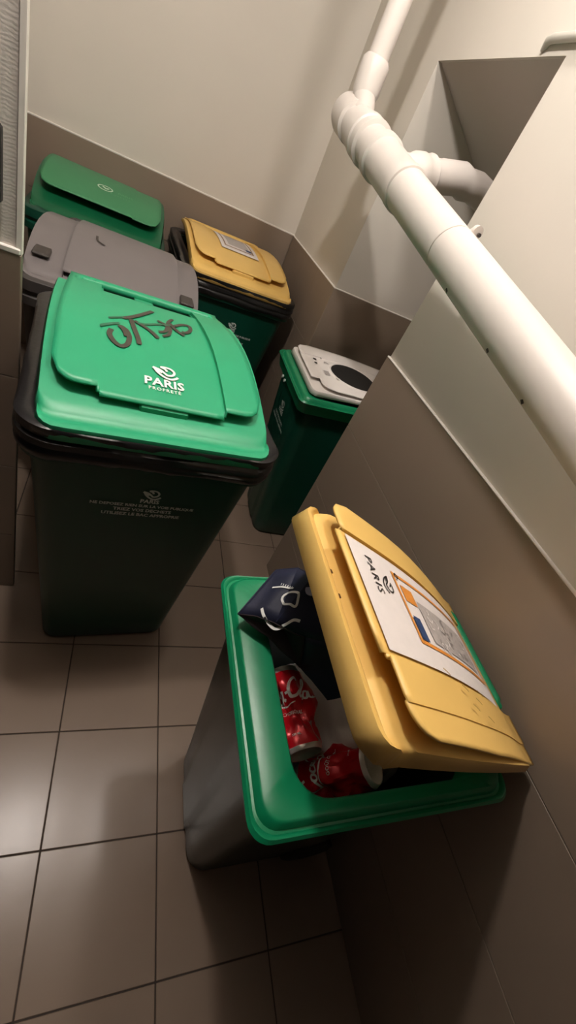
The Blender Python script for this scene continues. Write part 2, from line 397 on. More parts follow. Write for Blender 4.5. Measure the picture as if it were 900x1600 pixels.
def big_bin(loc, rz, label, lidmat, bodymat=None, lid_args=None, secs=SLOTS, hinge_z=1.03, group='large wheeled bins', tongue=True, traymat=None):
    t = empty('wheelie_bin', (loc[0], loc[1], 0), rz); tag(t, label, 'bin', group)
    bodymat = bodymat or M_BODY
    build_body(t, bodymat, BIG_RIM, BIG_BASE, BIG_H, 0.06, 0.045)
    big_collar(t, bodymat); build_wheels(t, 0.2, 0.25, 0.1)
    ld = Lid(**(lid_args or dict(L=0.69, W=0.515, drop=0.045, arch=0.050, g0=0.004, g1=0.030, bulge=0.08)))
    lid = build_tray(ld, traymat or lidmat, t, q0=0.13); lid.location = (0, 0.345, hinge_z)
    pn = build_panel(ld, lidmat, lid, secs)
    bar_handle(t, 0.2, 0.338, hinge_z+0.002, lidmat if bodymat is M_BODY else bodymat)
    if tongue:
        vs, fs = boxvf(-0.06, 0.05, -ld.L*0.888, -ld.L*0.80, ld.tz(0.87)-0.012, ld.tz(0.87)+0.012, 0.004)
        link('latch_tongue', vs, fs, lidmat, lid)
    return t, lid, ld
def front_print(t, m, hb=0.80, lines=True, sz=1.0):
    mp = big_front_map()
    decal('logo', shift(logo2d(0.042, 0.12), 0.005, hb-0.02), mp, m, t)
    decal('lettering', shift(text2d('PARIS', 0.019, 0.03), 0.005, hb-0.031), mp, m, t)
    if lines:
        for k, tx in enumerate(('NE DEPOSEZ RIEN SUR LA VOIE PUBLIQUE', 'TRIEZ VOS DECHETS', 'UTILISEZ LE BAC APPROPRIE')):
            decal('lettering', shift(text2d(tx, (0.0135, 0.0155, 0.0155)[k], 0.03), -0.005, hb-0.048-0.018*k), mp, m, t)
def bin_liner(loc, rz, label, seed, top=0.978, low=0.068):
    """film folded outwards over the collar of a large bin"""
    rx0, rx1, ry0, ry1 = BIG_RIM; rings = []
    prof = [(top-0.09, -0.036), (top-0.01, -0.034), (top, -0.015), (top+0.002, 0.016), (top-0.003, 0.024), (top-0.022, 0.024), (top-0.025, 0.018), (top-0.031, 0.019), (top-0.034, 0.026), (top-0.048, 0.027), (top-0.051, 0.020), (top-0.058, 0.021), (top-0.061, 0.025), (top-0.074, 0.024), (top-low-0.014, 0.016)]
    base = rrect(rx0, rx1, ry0, ry1, 0.055, 0, n=10)
    # denser loop
    loop = []
    for i in range(len(base)):
        a, b = base[i], base[(i+1) % len(base)]; k = max(1, int((b-a).length/0.02))
        loop += [a.lerp(b, j/k) for j in range(k)]
    cx, cyy = (rx0+rx1)/2, (ry0+ry1)/2
    nrm = []
    for i in range(len(loop)):
        d = (loop[(i+1) % len(loop)]-loop[i-1]); nrm.append(Vector((d.y, -d.x, 0)).normalized())
    for k, (z, o) in enumerate(prof):
        R_ = []
        for i, p in enumerate(loop):
            n1 = noise.noise(Vector((p.x*9, p.y*9, k*0.6+seed)))*0.002*(k > 2) + noise.noise(Vector((p.x*30, p.y*30, k*1.1+seed)))*0.0016*(k > 2)
            dz = noise.noise(Vector((p.x*6, p.y*6, seed+3+k*0.15)))*0.003*(k > 3)
            if k == len(prof)-1: dz += noise.noise(Vector((p.x*22, p.y*22, seed+9)))*0.007
            R_.append(p+nrm[i]*(o+n1)+Vector((0, 0, z+dz)))
        rings.append(R_)
    vs, fs = loft(rings)
    o = link('bin_liner', vs, fs, M_BAG, None, True, sharp=60); o.location = (loc[0], loc[1], 0); o.rotation_euler = (0, 0, rz)
    return tag(o, label, 'bin bag', 'black liners folded over bin rims')

# front bin: green lid with graffiti
RZ1 = math.radians(5.5); L1 = (0.098, 1.155)
bin1, lid1, ld1 = big_bin(L1, RZ1, 'dark green wheeled bin with bright green graffiti-tagged lid, nearest of the row', M_GREEN)
front_print(bin1, M_PRINTG, 0.80)
def top_map(ld, off=0.0025): return lambda u, v: ld.top(u, -v, off)      # (u, v): v runs from the hinge (0) to the front (-L)
mp = top_map(ld1)
V0 = -0.555
decal('lettering', shift(text2d('PARIS', 0.036, 0.028, 1.05), -0.005, V0+0.008), mp, M_PRINTW, lid1)
decal('lettering', shift(text2d('PROPRETÉ', 0.0135, 0.012, 1.25), -0.005, V0-0.008), mp, M_PRINTW, lid1)
decal('logo', shift(logo2d(0.055, 0.11), -0.002, V0+0.032), mp, M_PRINTW, lid1)
# graffiti tag
GDY = -0.035
def gr(pts, w, m=M_INK):
    v, f = ribbon([(x, y+GDY) for x, y in pts], w)
    decal('graffiti', (v, f), lambda u, vv: ld1.top(u, -vv, 0.0022), m, lid1)
gr([(-0.1209, -0.3299), (-0.1259, -0.3537), (-0.1166, -0.3813), (-0.1008, -0.3953), (-0.086, -0.382), (-0.0801, -0.3494), (-0.0858, -0.3166), (-0.0988, -0.3014)], 0.0125)
gr([(-0.1022, -0.2996), (-0.0909, -0.3197), (-0.0867, -0.3461)], 0.012)
gr([(-0.0723, -0.2443), (-0.0661, -0.2969), (-0.0594, -0.3383), (-0.0573, -0.368)], 0.0125)
gr([(-0.092, -0.2495), (-0.0697, -0.2275), (-0.0412, -0.1872), (-0.0065, -0.1266)], 0.013)
gr([(-0.0636, -0.2474), (-0.043, -0.2651), (-0.0228, -0.2864), (-0.0086, -0.3139)], 0.0115)
gr([(-0.0569, -0.2566), (-0.0309, -0.2474), (-0.0029, -0.227), (0.0339, -0.2095)], 0.008, M_INK2)
gr([(-0.0001, -0.198), (0.018, -0.2111), (0.0313, -0.2322), (0.0227, -0.275), (0.0059, -0.2936)], 0.010)
gr([(-0.0035, -0.2742), (0.017, -0.2564), (0.0303, -0.19), (0.0477, -0.1497)], 0.010)
gr([(0.034, -0.1928), (0.0471, -0.231), (0.0677, -0.2555)], 0.0115)
gr([(0.0464, -0.2053), (0.0712, -0.1737), (0.0931, -0.1675), (0.0914, -0.2039), (0.0751, -0.2314), (0.0632, -0.2296)], 0.011)
gr([(-0.1467, -0.327), (-0.1272, -0.3076), (-0.1018, -0.2872)], 0.009, M_INK2)
gr([(-0.1268, -0.2703), (-0.1096, -0.2578), (-0.0918, -0.2446)], 0.007, M_INK2)
bin_liner(L1, RZ1, 'black bin liner folded over the rim of the graffiti-tagged bin', 1.0)

# grey-lidded bin behind it
GREY_SECS = [(-0.62, -0.60, 0.03, 0.93, -0.012), (-0.60, 0.72, 0.02, 0.93, 0.010), (0.72, 0.74, 0.03, 0.93, -0.012)]
bin2, lid2, ld2 = big_bin((-0.035, 1.865), math.radians(1), 'wheeled bin with faded grey lid, middle of the row against the left', M_GREY, M_GREYBODY,
    dict(L=0.66, W=0.55, drop=0.02, arch=0.06, g0=0.003, g1=0.006, pw=0.98), GREY_SECS, 0.985, tongue=False)
for x in (-0.235, 0.225):
    vs, fs = boxvf(x-0.02, x+0.03, -0.57, -0.47, ld2.tz(0.79)-0.004, ld2.tz(0.79)+0.006, 0.004); link('recess_shade', vs, fs, M_DARK, lid2)  # solid dark blocks; the shade of the corner recesses is put into their colour
decal('scratch', ribbon([(-0.09, -0.33), (-0.085, -0.37), (-0.06, -0.39)], 0.008), lambda u, v: ld2.top(u, -v, 0.021), M_DARK, lid2)

# far green bin against the back wall
bin3, lid3, ld3 = big_bin((-0.16, 2.59), math.radians(1), 'wheeled bin with dull green lid, farthest of the row in the corner', M_GREEN3, None,
    dict(L=0.66, W=0.53, drop=0.075, arch=0.07, g0=0.006, g1=0.05, skirt=0.035), [(-1, -0.62, -0.01, 0.86, 0), (-0.62, 0.52, -0.01, 0.86, 0.0), (0.52, 0.53, -0.01, 0.86, -0.003), (0.53, 1, -0.01, 0.86, -0.004)], 1.035, tongue=False, traymat=mat('deep_green_tray', (8, 88, 54), 0.4))
mp = lambda u, v: ld3.top(u, -v, 0.0115)
ring = ribbon([(0.03*math.cos(a/10*2*math.pi), 0.022*math.sin(a/10*2*math.pi)) for a in range(11)], 0.006)
decal('logo', shift(ring, 0.0, -0.42), mp, M_PRINTF, lid3)
decal('logo', shift(ribbon([(-0.012, 0.01), (0.004, -0.004), (0.014, 0.006)], 0.009), 0, -0.42), mp, M_PRINTF, lid3)
decal('lettering', shift(text2d('PARIS', 0.026, 0.0), 0.085, -0.43), mp, mat('worn_green_print', (84, 150, 104), 0.6), lid3)
decal('lettering', shift(text2d('PROPRETÉ', 0.014, 0.0, 1.6), 0.06, -0.455), mp, mat('worn_green_print', (84, 150, 104), 0.6), lid3)

# yellow-lidded large bin in the far right corner
RZ4 = math.radians(5); L4 = (0.475, 2.555)
bin4, lid4, ld4 = big_bin(L4, RZ4, 'wheeled bin with pale yellow closed lid in the far corner by the right wall', M_YELLOW)
front_print(bin4, M_PRINTG, 0.78)
mp = top_map(ld4, 0.003); 
decal('sticker', rect2d(-0.095, 0.105, -0.43, -0.14, 4, 10), mp, M_PAPER, lid4)
mp2 = top_map(ld4, 0.0042)
decal('sticker_print', join(rect2d(-0.05, 0.065, -0.36, -0.2, 2, 6)), mp2, M_GREYP, lid4)
decal('sticker_print', join(rect2d(-0.075, 0.085, -0.395, -0.385), rect2d(-0.075, 0.085, -0.185, -0.175), rect2d(-0.075, -0.067, -0.395, -0.175, 1, 6), rect2d(0.077, 0.085, -0.395, -0.175, 1, 6)), mp2, mat('brown_print', (150, 120, 92), 0.6), lid4)
decal('sticker_print', rect2d(0.045, 0.075, -0.375, -0.35), top_map(ld4, 0.0052), M_BLUE, lid4)
bin_liner(L4, RZ4, 'black bin liner folded over the rim of the closed yellow-lidded bin', 5.0)

# ------------------------------------------------------------------ small bins
SM_RIM = (-0.215, 0.215, -0.23, 0.235); SM_BASE = (-0.165, 0.165, -0.145, 0.215); SM_H = 0.80
def small_collar(t, m, z0=0.825, rise=0.03, inx=0.045, infront=0.085, outw=0.247):
    y0, y1 = -0.262, 0.258; rings = []
    def rg(o, z, ins=None, r=0.035):
        if ins is None: q = rrect(-outw-o, outw+o, y0-o, y1+o, r, z)
        else: q = rrect(-outw+ins[0], outw-ins[0], y0+ins[1], y1-0.04, 0.06, z)
        for p in q: p.z += rise*(p.y-y0)/(y1-y0)
        return q
    for o, z in ((-0.034, z0-0.060), (-0.018, z0-0.056), (-0.016, z0-0.05), (-0.006, z0-0.012), (0.0, z0-0.004), (-0.004, z0+0.002), (-0.008, z0+0.001), (-0.011, z0-0.003), (-0.015, z0-0.002), (-0.020, z0+0.012), (-0.024, z0+0.015)):
        rings.append(rg(o, z))
    rings.append(rg(0, z0+0.010, (inx-0.004, infront-0.004)))
    rings.append(rg(0, z0+0.005, (inx, infront)))
    rings.append(rg(0, z0-0.06, (inx+0.004, infront+0.004)))
    vs, fs = loft(rings); return link('collar', vs, fs, m, t, True, sharp=45)
def small_bin(loc, rz, label, body_m):
    t = empty('wheelie_bin', (loc[0], loc[1], 0), rz); tag(t, label, 'bin', 'small wheeled bins')
    build_body(t, body_m, SM_RIM, SM_BASE, SM_H, 0.06, 0.055, flute=0.005, rise=0.02)
    small_collar(t, M_COLLAR); build_wheels(t, 0.16, 0.2, 0.08)
    return t
# near bin, lid propped open
bin5 = small_bin((0.542, 0.349), math.radians(-90), 'small green wheeled bin with propped-open yellow lid, closest to the viewer', M_SMALLBODY)
ld5 = Lid(L=0.52, W=0.40, drop=0.0, arch=0.020, g0=0.002, g1=0.034, cdz=-0.005, pf=0.98, pw=0.97, bulge=0.14, skirt=0.032)
lid5 = build_tray(ld5, M_YELLOW, bin5); lid5.location = (0.030, 0.258, 0.925); lid5.rotation_euler = (math.radians(-24), 0, 0)
build_panel(ld5, M_YELLOW, lid5, [(-1, -0.62, -0.05, 0.955, 0.0), (-0.62, -0.60, -0.05, 0.955, -0.005), (-0.60, 0.48, 0.04, 0.975, -0.005), (0.48, 0.50, -0.05, 0.955, -0.005), (0.50, 0.80, -0.05, 0.955, 0.0), (0.80, 0.805, -0.05, 0.955, -0.002), (0.805, 1, -0.05, 0.955, -0.002)], corner=0.09)
vs, fs = boxvf(-0.13, 0.06, -ld5.L*0.93, -ld5.L*0.90, -0.055, -0.006, 0.004); link('lid_lip', vs, fs, M_YELLOW, lid5)
hb_ = bar_handle(bin5, 0.112, 0.266, 0.914, M_COLLAR, 0.013); hb_.location.x = -0.012
for s in (-1, 1):
    vs, fs = boxvf(s*0.105-0.024, s*0.105, 0.225, 0.275, 0.83, 0.922, 0.004); link('hinge_bracket', vs, fs, M_COLLAR, bin5)
mp = lambda u, v: ld5.top(u, -v, 0.003)
mp2 = lambda u, v: ld5.top(u, -v, 0.0042); mp3 = lambda u, v: ld5.top(u, -v, 0.0052)
decal('sticker', rect2d(-0.112, 0.088, -0.490, -0.05, 3, 16), mp, M_PAPER, lid5)
decal('sticker_print', join(rect2d(-0.085, 0.05, -0.375, -0.368, 1, 1), rect2d(-0.085, 0.05, -0.077, -0.07, 1, 1), rect2d(-0.085, -0.078, -0.375, -0.07, 1, 12), rect2d(0.043, 0.05, -0.375, -0.07, 1, 12)), mp2, M_ORANGE, lid5)
decal('sticker_print', rect2d(-0.062, -0.03, -0.36, -0.32), mp2, M_ORANGE, lid5)
decal('sticker_print', rect2d(-0.045, 0.035, -0.315, -0.1, 2, 8), mp2, M_GREYP, lid5)
decal('sticker_print', rect2d(0.0, 0.042, -0.365, -0.342), mp3, M_BLUE, lid5)
decal('sticker_print', ribbon([(0.005*math.cos(a/8*2*math.pi)-0.078, 0.005*math.sin(a/8*2*math.pi)-0.362) for a in range(9)], 0.003), mp3, M_BLACK, lid5)
decal('lettering', shift(text2d('PARIS', 0.026, 0.004, 1.15), -0.05, -0.452), mp2, M_BLACK, lid5)
decal('logo', shift(logo2d(0.036, 0.08), -0.044, -0.428), mp2, M_BLACK, lid5)
for i in range(26):                                                     # small drawn items in the picture field
    x, y = random.uniform(-0.04, 0.03), random.uniform(-0.305, -0.11); a = random.uniform(0, 6.28); l = random.uniform(0.006, 0.014)
    decal('sticker_print', ribbon([(x, y), (x+l*math.cos(a), y+l*math.sin(a)), (x+l*math.cos(a+.8)*1.4, y+l*math.sin(a+.8)*1.4)], 0.003), mp3, M_PAPER if i % 2 else mat('grey_print_dark', (140, 132, 128), 0.6), lid5)
for x, y in ((0.09, -0.36), (0.105, -0.31), (0.118, -0.27), (0.1, -0.24), (0.132, -0.3), (0.142, -0.25)):   # scuffs on the yellow panel
    decal('scuff', ribbon([(x, y), (x+0.003, y+0.010), (x+0.007, y+0.018)], 0.0026), lambda u, v: ld5.top(u, -v, 0.0035 if u < 0.08 else 0.0065, u > 0.08), mat('scuff_print', (150, 118, 52), 0.6), lid5)
for u in (-0.06, -0.015):
    o = tube('vent_hole_shade', [(u, -ld5.L*0.955, ld5.tz(0.955)-0.012), (u, -ld5.L*0.955, ld5.tz(0.955)-0.0075)], 0.004, M_HOLE_SHADE, lid5, 10)  # solid brown disc, the darkness inside a hole given as colour

# bin in the alcove: white lid with a black disc for its round opening
bin6 = small_bin((0.955, 1.745), math.radians(-90), 'small green wheeled bin with white round-holed lid, standing in the alcove', M_BODY)
ld6 = Lid(L=0.47, W=0.42, drop=-0.0, arch=0.006, g0=0.012, g1=0.006, cdz=0.0, pf=0.98, pw=0.97, bulge=0.06, skirt=0.02)
bin6.scale = (1, 1, 1.02)
lid6 = build_tray(ld6, M_WHITE, bin6, ridge=False); lid6.location = (0.0, 0.255, 0.885); lid6.rotation_euler = (math.radians(2), 0, 0)
build_panel(ld6, M_WHITE, lid6, [(-1, -0.5, -0.01, 0.985, 0.004), (-0.5, 0.55, -0.01, 0.985, 0.0), (0.55, 1, -0.01, 0.90, 0.0)], corner=0.12)
HX, HY, HR = 0.02, 0.225, 0.115
hp = lambda u, v: ld6.top(u, -v, 0.004)
rings = []
for r, dz in ((HR+0.008, 0.0), (HR+0.006, 0.004), (HR, 0.004), (HR-0.002, 0.001)):
    rings.append([ld6.top(HX+r*math.cos(2*math.pi*k/40), HY-r*math.sin(2*math.pi*k/40), dz) for k in range(40)])
vs, fs = loft(rings); link('opening_ring', vs, fs, M_WHITE, lid6)
rings = [[ld6.top(HX+r*math.cos(2*math.pi*k/40), HY-r*math.sin(2*math.pi*k/40), dz) for k in range(40)] for r, dz in ((HR-0.001, 0.0005), (HR-0.003, 0.0022), (0.03, 0.0012), (0.002, 0.0012))]
vs, fs = loft(rings, False, True); link('opening_disc', vs, fs, M_RUBBER, lid6)  # flat black disc stands in for the open hole
mp = lambda u, v: ld6.top(u, -v, 0.0025)
def dot(u, v, r): return [Vector((u+r*math.cos(a/10*2*math.pi), v+r*math.sin(a/10*2*math.pi))) for a in range(10)], [list(range(10))]
decal('print', dot(-0.07, -0.40, 0.009), mp, M_BLACK, lid6); decal('print', dot(-0.03, -0.405, 0.008), mp, M_BLACK, lid6)
decal('print', ribbon([(-0.05, -0.355), (-0.065, -0.35), (-0.05, -0.335)], 0.008), mp, M_GREYP, lid6)
decal('print', rect2d(-0.15, -0.095, -0.365, -0.357), mp, M_DARK, lid6)
decal('print', rect2d(-0.15, -0.1, -0.39, -0.378), mp, M_GREYP, lid6)
decal('print', rect2d(0.03, 0.07, -0.385, -0.36), mp, M_GREYP, lid6); decal('print', rect2d(0.075, 0.095, -0.335, -0.315), mp, M_GREYP, lid6)
def sm_front(u, h):
    k = h/SM_H; return Vector((u, SM_BASE[2]+(SM_RIM[2]-SM_BASE[2])*k-0.0075, h))
decal('logo', shift(logo2d(0.05), 0.0, 0.645), sm_front, M_PRINTG, bin6)
decal('lettering', shift(text2d('PARIS', 0.028, 0.012), 0.0, 0.63), sm_front, M_PRINTG, bin6)
for k, s in enumerate(('TRIEZ VOS DECHETS', 'UTILISEZ LE BAC APPROPRIE')):
    decal('lettering', shift(text2d(s, 0.016, 0.015), 0.0, 0.60-0.022*k), sm_front, M_PRINTG, bin6)
for k, x in ((0, -0.02), (1, 0.02)):                                     # two pale lock studs on the collar front
    o = tube('stud', [(x-0.02, -0.262, 0.785), (x-0.02, -0.268, 0.785)], 0.007, M_PRINTG, bin6, 12)
for x, y in ((-0.19, 0.20),):
    box('stud', 0.215, 0.228, 0.14, 0.153, 0.849, 0.856, M_PRINTF, bin5, 0.002)

# ------------------------------------------------------------------ contents of the near bin
def can(p_bottom, p_top, up, R_, label, crush_seed, crush, tilt=0.0):
    a = (Vector(p_top)-Vector(p_bottom)); Ln = a.length; a.normalize()
    x = (Vector(up)-a*Vector(up).dot(a)).normalized(); y = a.cross(x)
    if tilt: q = Matrix.Rotation(tilt, 3, a); x = q@x; y = q@y
    t = empty('drink_can', p_bottom); t.rotation_euler = Matrix((x, y, a)).transposed().to_euler(); tag(t, label, 'can', 'crushed red drink cans')
    def surf(th, h, off=0.0):
        k = h/Ln
        r = R_+off
        d = 0.0
        e = math.sin(math.pi*min(1, max(0, k)))
        d += crush*e*(noise.noise(Vector((math.cos(th)*1.3, math.sin(th)*1.3, k*3.2+crush_seed)))-0.15)*1.8
        f = abs(noise.noise(Vector((math.cos(th)*2.2, math.sin(th)*2.2, k*5+crush_seed*2.3))))
        d -= crush*e*0.9*f
        r += d
        return Vector((r*math.cos(th)*(1-0.12*e), r*math.sin(th)*(1+0.10*e), h))
    nth = 56; hs = [0.008+i*(Ln-0.02)/30 for i in range(31)]
    rings = [[surf(2*math.pi*k/nth, h) for k in range(nth)] for h in hs]
    vs, fs = loft(rings); link('can_wall', vs, fs, M_RED, t, True, sharp=28)
    # rolled bottom end with its dished base, and the lid end
    c = lambda r, h: [Vector((r*math.cos(2*math.pi*k/nth), r*math.sin(2*math.pi*k/nth), h)) for k in range(nth)]
    vs, fs = loft([rings[0], c(R_*0.93, 0.004), c(R_*0.86, 0.0), c(R_*0.80, 0.001), c(R_*0.74, 0.006), c(R_*0.5, 0.011), c(R_*0.1, 0.013)], False, True); link('can_base', vs, fs, M_ALU, t, True, sharp=50)
    vs, fs = loft([rings[-1], c(R_*0.9, Ln-0.006), c(R_*0.87, Ln), c(R_*0.82, Ln), c(R_*0.8, Ln-0.004), c(R_*0.1, Ln-0.004)], False, True); link('can_top', vs, fs, M_ALU, t, True, sharp=50)
    return t, surf, Ln
# flowing script, one polyline set per letter; width about 5.2 units
SCRIPT = [([(0.95, 1.15), (0.7, 1.35), (0.25, 1.1), (0.05, 0.55), (0.25, 0.08), (0.7, 0.1), (1.0, 0.35)], 1.3),
 ([(1.3, 0.62), (1.05, 0.5), (1.02, 0.2), (1.2, 0.05), (1.4, 0.25), (1.38, 0.55), (1.25, 0.6), (1.5, 0.5)], 1),
 ([(1.92, 0.52), (1.75, 0.62), (1.58, 0.35), (1.68, 0.06), (1.95, 0.15)], 1),
 ([(2.35, 0.55), (2.15, 0.6), (2.0, 0.3), (2.12, 0.05), (2.32, 0.25), (2.4, 0.6), (2.38, 0.2), (2.5, 0.05), (2.62, 0.15)], 1),
 ([(2.66, 0.42), (2.86, 0.45)], 1.1),
 ([(3.75, 1.25), (3.5, 1.45), (3.1, 1.15), (2.95, 0.6), (3.15, 0.08), (3.55, 0.12), (3.8, 0.4)], 1.3),
 ([(4.1, 0.62), (3.88, 0.5), (3.85, 0.2), (4.0, 0.05), (4.2, 0.25), (4.18, 0.55), (4.05, 0.6), (4.3, 0.5)], 1),
 ([(4.35, 0.3), (4.65, 0.9), (4.62, 1.4), (4.48, 1.3), (4.42, 0.6), (4.5, 0.08), (4.65, 0.1)], 1),
 ([(5.05, 0.55), (4.85, 0.6), (4.7, 0.3), (4.82, 0.05), (5.02, 0.25), (5.1, 0.6), (5.08, 0.2), (5.2, 0.05), (5.35, 0.15)], 1)]
def can_print(t, surf, Ln, R_, th0, h0, size):
    mp = lambda u, v: surf(th0+(u)/R_, h0+v, 0.0010)
    for pts, k in SCRIPT:
        decal('lettering', ribbon([((x-2.7+0.18*y)*size, y*size*1.25) for x, y in pts], size*0.17*k), mp, M_PRINTW, t)
    decal('lettering', ribbon([((x-2.7)*size, y*size) for x, y in ((0.1, -0.35), (1.2, -0.15), (2.4, -0.4), (3.4, -0.3))], size*0.14, taper=True), mp, M_PRINTW, t)
    decal('lettering', shift(text2d('GOÛT ORIGINAL', 0.0085, 0.008), 0.0, -size*1.15), mp, M_PRINTW, t)
    decal('lettering', shift(text2d('330 ML', 0.006, 0.008), 0.0, -size*3.0), mp, M_PRINTW, t)
    decal('sticker_print', rect2d(size*1.7, size*2.2, -size*3.8, -size*1.9, 1, 5), mp, M_SILVERP, t)
R_ = 0.039
t, sf, Ln = can((0.418, 0.230, 0.784), (0.408, 0.388, 0.778), (0, 0, 1), R_, 'crushed red cola can lying along the bin rim beside the navy bag', 2.0, 0.016)
can_print(t, sf, Ln, R_, -0.55, 0.090, 0.0215)
t, sf, Ln = can((0.524, 0.191, 0.836), (0.446, 0.206, 0.706), (0, 0, 1), R_, 'crushed red cola can with its silver base up under the yellow lid', 7.0, 0.013)
can_print(t, sf, Ln, R_, 0.55, 0.096, 0.0215)

# crumpled white paper bag filling the bin
def blob(c, rad, seed, amp, sub=5):
    bm = bmesh.new(); bmesh.ops.create_icosphere(bm, subdivisions=sub, radius=1)
    for v in bm.verts:
        n = v.co.normalized()
        k = 1+amp*(noise.noise(n*1.6+Vector((seed, 0, 0))) + 0.5*(1-2*abs(noise.noise(n*3.1+Vector((0, seed, 0))))) - 0.25 + 0.25*abs(noise.noise(n*7+Vector((0, 0, seed)))))
        e = 0.55
        q = Vector([math.copysign(abs(x)**e, x) for x in n])
        z = c[2]+q.z*rad[2]*min(k, 1.04); tp = 0.70+0.30*min(1, max(0, z/0.8))      # follows the taper of the bin
        v.co = Vector((c[0]+q.x*rad[0]*k*tp, c[1]+q.y*rad[1]*k*tp, z))
    bm.verts.index_update(); V = [v.co.copy() for v in bm.verts]; Fc = [[v.index for v in f.verts] for f in bm.faces]; bm.free(); return V, Fc
vs, fs = blob((0.595, 0.340, 0.41), (0.155, 0.158, 0.385), 3.0, 0.08)
o = link('paper_bag', vs, fs, M_WBAG, None, True, sharp=60); tag(o, 'crumpled white paper bag under the red cans in the open bin', 'bag')

# folded navy paper bag sticking out under the propped lid
T = Vector((0.288, 0.463, 0.872)); TL = Vector((0.365, 0.543, 0.920)); TM = Vector((0.393, 0.519, 0.960)); TR = Vector((0.400, 0.475, 1.000)); RR = Vector((0.44, 0.40, 1.015))
G1 = Vector((0.318, 0.446, 0.895)); G2 = Vector((0.345, 0.420, 0.912)); G3 = Vector((0.394, 0.385, 0.925)); R3 = Vector((0.47, 0.33, 0.97))
L1_ = Vector((0.346, 0.418, 0.866)); L2_ = Vector((0.41, 0.362, 0.855)); L3_ = Vector((0.455, 0.300, 0.850)); L4_ = Vector((0.49, 0.290, 0.895))
BK = Vector((0.46, 0.53, 0.90)); BL = Vector((0.50, 0.44, 0.80)); BB = Vector((0.40, 0.45, 0.835)); IN = Vector((0.375, 0.425, 0.885))
NV = [T, TL, TM, TR, RR, G1, G2, G3, R3, L1_, L2_, L3_, L4_, BK, BL, BB, IN]
nt = empty('paper_carrier_bag', (0, 0, 0)); nt.location = (0.40, 0.42, 0.80); off = Vector((0.40, 0.42, 0.80))
def sheet(name, faces, m, cuts=4, amp=0.004, seed=0.0):
    bm = bmesh.new(); vv = [bm.verts.new(v-off) for v in NV]
    for f in faces: bm.faces.new([vv[i] for i in f])
    bmesh.ops.delete(bm, geom=[v for v in bm.verts if not v.link_faces], context='VERTS')
    bmesh.ops.triangulate(bm, faces=bm.faces[:]); bmesh.ops.subdivide_edges(bm, edges=bm.edges[:], cuts=cuts, use_grid_fill=True)
    bmesh.ops.recalc_face_normals(bm, faces=bm.faces[:])
    for v in bm.verts:
        p = v.co+off
        v.co += Vector((0.3, 0.3, 1))*amp*(noise.noise(p*28+Vector((seed, 0, 0)))*0.8+abs(noise.noise(p*14))*0.8-0.2)
    bm.verts.index_update(); V = [v.co.copy() for v in bm.verts]; Fc = [[v.index for v in f.verts] for f in bm.faces]; bm.free()
    o = link(name, V, Fc, m, nt, True, sharp=25); md = o.modifiers.new('thickness', 'SOLIDIFY'); md.thickness = 0.0015; md.offset = -1
    return o
bag_front = sheet('bag_front', [(0, 5, 6, 7, 3, 2, 1), (7, 8, 4, 3)], M_NAVY, amp=0.002)
sheet('bag_gusset', [(0, 16, 6, 5), (16, 7, 6), (0, 9, 16), (9, 10, 16), (16, 10, 7)], M_PURPLE)
sheet('bag_back', [(7, 10, 11, 12, 8), (0, 1, 13, 15), (0, 15, 9), (9, 15, 10), (10, 15, 14, 11), (11, 14, 12), (12, 14, 13, 8), (8, 13, 4), (13, 1, 2, 3, 4), (13, 14, 15)], M_NAVY)
tag(nt, 'crumpled navy paper bag with white line print, propping the yellow lid', 'bag')
# print laid on the front sheet
from mathutils.bvhtree import BVHTree
pn = (TM-T).cross(G3-T).normalized()
if pn.z < 0: pn = -pn
_bv = BVHTree.FromPolygons([v.co.copy() for v in bag_front.data.vertices], [list(p.vertices) for p in bag_front.data.polygons])
def navy_map(x, y):
    z = T.z - (pn.x*(x-T.x)+pn.y*(y-T.y))/pn.z; p = Vector((x, y, z))-off
    h = _bv.ray_cast(p+pn*0.05, -pn)
    return (h[0] if h[0] is not None else p)+pn*0.002
def nprint(pts, w, smooth=True): decal('print', ribbon(pts, w, smooth), navy_map, M_PRINTW, nt)
nprint([(0.3296, 0.458), (0.3323, 0.4428), (0.34, 0.4243), (0.3496, 0.4134), (0.3651, 0.4142), (0.3791, 0.4175), (0.389, 0.4124)], 0.0048)
nprint([(0.3662, 0.4521), (0.3635, 0.4633), (0.3676, 0.4704), (0.3783, 0.471), (0.3916, 0.4602), (0.3907, 0.4501), (0.3851, 0.4384), (0.3762, 0.4455), (0.3662, 0.4521)], 0.004)
nprint([(0.3478, 0.4963), (0.3671, 0.4876), (0.3841, 0.4763)], 0.003)
for k in range(6):
    x = 0.364+0.0034*k; y = 0.4951-0.0030*k; nprint([(x-0.001, y-0.0015), (x+0.0005, y+0.0005), (x+0.001, y+0.002)], 0.0012)
c = navy_map(0.4124, 0.4574)
vs, fs = tubevf([c-pn*0.004, c], 0.011, 20); link('seal', vs, fs, mat('grey_violet_seal', (150, 146, 165), 0.5), nt)

